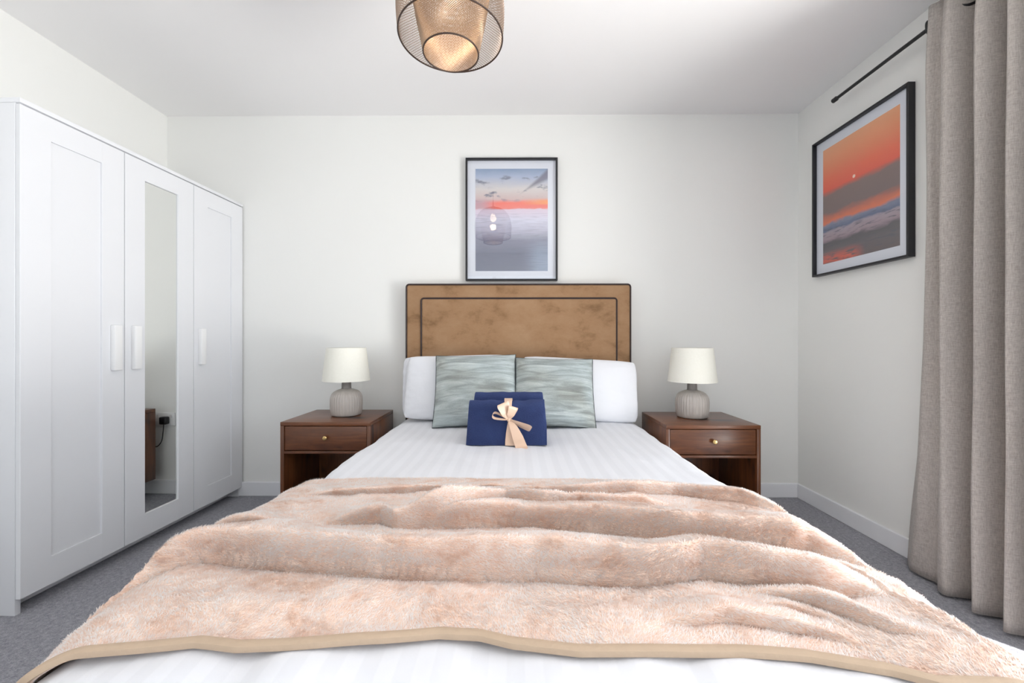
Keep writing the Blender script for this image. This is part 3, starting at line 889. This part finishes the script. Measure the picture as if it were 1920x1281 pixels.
# ------------------------------------------------------------------ framed pictures
def picture(W, H, mat_print, mw, mh, name_label, loc, rotz):
    """frame in its own x-z plane, front towards local -y, origin at lower centre on the wall"""
    p = thing('framed_picture', name_label, 'picture', loc, rotz, 'framed seascape prints')
    fw, fd = .011, .034
    b = bm_new()
    box(b, -W / 2, -W / 2 + fw, -fd, -.001, 0, H, .001, 1); box(b, W / 2 - fw, W / 2, -fd, -.001, 0, H, .001, 1)
    box(b, -W / 2 + fw, W / 2 - fw, -fd, -.001, 0, fw, .001, 1); box(b, -W / 2 + fw, W / 2 - fw, -fd, -.001, H - fw, H, .001, 1)
    obj('frame', b, M['black_frame'], p, smooth=False)
    obj('mount', box(bm_new(), -W / 2 + fw, W / 2 - fw, -.0125, -.004, fw, H - fw), M['matboard'], p, smooth=False)
    b = bm_new(); lay = b.loops.layers.uv.verify()
    box(b, -W / 2 + mw, W / 2 - mw, -.0132, -.0126, mh, H - mh)
    for f in b.faces:
        for l in f.loops: l[lay].uv = ((l.vert.co.x + W / 2 - mw) / (W - 2 * mw), (l.vert.co.z - mh) / (H - 2 * mh))
    obj('print', b, mat_print, p, smooth=False)
    b = bm_new(); vs = [b.verts.new(c) for c in ((-W / 2 + fw, -.019, fw), (W / 2 - fw, -.019, fw), (W / 2 - fw, -.019, H - fw), (-W / 2 + fw, -.019, H - fw))]
    b.faces.new(vs); obj('glass', b, M['glass'], p, smooth=False, recalc=False)
    return p
picture(.592, .790, M['sea_print'], .062, .064, 'black framed pastel sea sunset print hanging above the headboard', (-.023, YB - .001, 1.398), 0)
picture(.600, .800, M['orange_print'], .062, .066, 'black framed orange sunset surf print on the wall beside the curtain', (XR - .001, 2.160, 1.394), -PI / 2)

# ------------------------------------------------------------------ curtain and rod
RX, RZ = 1.757, 2.335
rod = thing('curtain_rod', 'slim black curtain rod fixed high on the wall above the orange print', 'curtain rod', (RX, 2.235, RZ))
obj('rod', tube(bm_new(), [(0, 0, 0), (0, -3.1, 0)], .0085, 14), M['black'], rod)
obj('finial', tube(bm_new(), [(0, .014, 0), (0, .012, 0), (0, -.012, 0), (0, -.016, 0)], [.007, .0125, .0125, .009], 14), M['black'], rod)
for y in (-.60, -2.9):
    b = tube(bm_new(), [(XR - RX - .001, y, -.0), (.0, y, 0)], .006, 10)
    tube(b, [(XR - RX - .001, y, 0), (XR - RX - .008, y, 0)], .022, 16)
    tube(b, [(0, y - .008, 0), (0, y + .008, 0)], .0125, 14)
    obj('bracket', b, M['black'], rod)

# pleats: control points (y, x) across the curtain, peaks towards the room
peaks = [1.845, 1.735, 1.605, 1.497, 1.398, 1.302, 1.21]
def make_curtain():
    ctrl = [(1.775, 1.752)]
    px_room = [1.728, 1.715, 1.692, 1.694, 1.694, 1.694, 1.694]
    pts = []
    seq = []
    ys = [1.728, 1.697, 1.655, 1.605, 1.552, 1.497, 1.448, 1.398, 1.350, 1.305, 1.265]
    xs = [1.770, 1.716, 1.742, 1.690, 1.812, 1.692, 1.812, 1.690, 1.808, 1.692, 1.79]
    base = smooth_path([(x, y, 0) for x, y in zip(xs, ys)], 12)
    n = len(base); NZ = 60; rows = []
    z0, z1 = .012, 2.402
    for j in range(NZ + 1):
        t = j / NZ; z = z0 + (z1 - z0) * t
        row = []
        for i, p in enumerate(base):
            far = max(0, 1 - i / 26)
            lo = (1 - t)
            y = p.y + far * .12 * lo ** 2.0 * sst(0, 1, lo) + .008 * lo * nz(i * .12, z * 1.3, 3)
            amp = 1 - .25 * sst(.9, 1, t)
            x = 1.75 + (p.x - 1.75) * (amp + .10 * lo * nz(i * .1, z * .9, 6)) - .012 * lo * (1 - far) + .012 * lo * far
            x += .006 * nz(i * .25, z * 2.2, 2)
            row.append(Vector((min(x, XR - .019), y, z)))
        rows.append(row)
    c = thing('curtain', 'floor-length greige linen eyelet curtain gathered beside the orange print', 'curtain', (1.75, 1.5, .01))
    b = bm_new(); grid(b, rows)
    for v in b.verts: v.co -= Vector((1.75, 1.5, .01))
    o = obj('fabric', b, M['curtain'], c); md = o.modifiers.new('thick', 'SOLIDIFY'); md.thickness = .004; md.offset = 0
    md2 = None
    for k in range(len(ys) - 1):
        if k in (1, 2): continue             # the rod runs behind the bunched edge here
        y = (ys[k] + ys[k + 1]) / 2 if k else ys[0]; sl = 1 if xs[k] < xs[k + 1] else -1
        b = bm_new(); R = .026; ring = []
        for q in range(28):
            a = 2 * PI * q / 28
            ring.append((RX + R * math.cos(a), y + R * math.cos(a) * .55 * -sl, RZ + R * math.sin(a)))
        tube(b, ring, .006, 8, closed=True)
        for v in b.verts: v.co -= Vector((1.75, 1.5, .01))
        obj('eyelet', b, M['black'], c)
make_curtain()

# ------------------------------------------------------------------ ceiling pendant
PX, PY = -.212, 1.335
pd = thing('pendant_lamp', 'double wire mesh basket pendant lamp hanging from the ceiling', 'pendant lamp', (PX, PY, HC))
def prof_at(prof, t):
    L = [0]
    for (r0, z0), (r1, z1) in zip(prof, prof[1:]): L.append(L[-1] + math.hypot(r1 - r0, z1 - z0))
    d = t * L[-1]
    for k in range(len(prof) - 1):
        if d <= L[k + 1] or k == len(prof) - 2:
            q = (d - L[k]) / (L[k + 1] - L[k]); return (prof[k][0] + (prof[k + 1][0] - prof[k][0]) * q, prof[k][1] + (prof[k + 1][1] - prof[k][1]) * q)
def sp(prof, n=5):
    return [(v.x, v.z) for v in smooth_path([(r, 0, z) for r, z in prof], n)]
def mesh_shade(name, prof, N, wire, mat, rim_r):
    prof = sp(prof); b = bm_new(); SEG = 34
    tot = sum(math.hypot(a[0] - c[0], a[1] - c[1]) for a, c in zip(prof, prof[1:]))
    turn = tot * .95 / prof[0][0]
    for dirn in (1, -1):
        for k in range(N):
            a0 = 2 * PI * k / N; P = []
            for q in range(SEG + 1):
                r, z = prof_at(prof, q / SEG); a = a0 + dirn * turn * q / SEG
                r += .0006 * dirn
                P.append((r * math.cos(a), r * math.sin(a), z - HC))
            tube(b, P, wire, 3, cap=False)
    o = obj(name, b, mat, pd, smooth=False, recalc=False)
    rb_ = bm_new(); r, z = prof[0]
    tube(rb_, [(r * math.cos(2 * PI * q / 72), r * math.sin(2 * PI * q / 72), z - HC) for q in range(72)], rim_r, 8, closed=True)
    r, z = prof[-1]
    obj('rim', rb_, M['rim'], o); rb_ = bm_new()
    tube(rb_, [(r * math.cos(2 * PI * q / 32), r * math.sin(2 * PI * q / 32), z - HC) for q in range(32)], rim_r, 6, closed=True)
    obj('collar', rb_, M['rim'], o)
    return o
outer = [(.170, 2.010), (.1735, 2.05), (.1755, 2.09), (.174, 2.13), (.164, 2.18), (.142, 2.225), (.108, 2.26), (.065, 2.282), (.026, 2.29)]
inner = [(.0905, 1.957), (.101, 2.01), (.112, 2.06), (.121, 2.11), (.127, 2.15), (.122, 2.19), (.100, 2.225), (.062, 2.25), (.026, 2.262)]
mesh_shade('outer_mesh_shade', outer, 120, .00085, M['wire'], .0026)
mesh_shade('inner_mesh_shade', inner, 100, .00085, M['wire_inner'], .0026)
b = bm_new(); lathe(b, [(.0, 2.30 - HC), (.026, 2.298 - HC), (.027, 2.262 - HC), (.019, 2.258 - HC), (.019, 2.240 - HC), (.0, 2.238 - HC)], n=24); obj('bulb_holder', b, M['rim'], pd)
b = bm_new(); lathe(b, [(.0, 2.239 - HC), (.013, 2.238 - HC), (.016, 2.225 - HC), (.026, 2.207 - HC), (.0295, 2.188 - HC), (.026, 2.170 - HC), (.015, 2.159 - HC), (0, 2.156 - HC)], n=24); bu = obj('bulb', b, M['bulb'], pd)
obj('cord', tube(bm_new(), [(0, 0, 2.298 - HC), (0, 0, -.02)], .0035, 8), M['black'], pd)
b = bm_new(); lathe(b, [(0, -.001), (.048, -.001), (.050, -.006), (.046, -.022), (.012, -.028), (0, -.028)], n=32); obj('ceiling_rose', b, M['white_plastic'], pd)
l = bpy.data.lights.new('pendant_bulb_light', 'POINT'); l.energy = .8; l.color = (1, .78, .52); l.shadow_soft_size = .03
lo_ = bpy.data.objects.new('pendant_bulb_light', l); COL.objects.link(lo_); lo_.location = (PX, PY, 2.105)
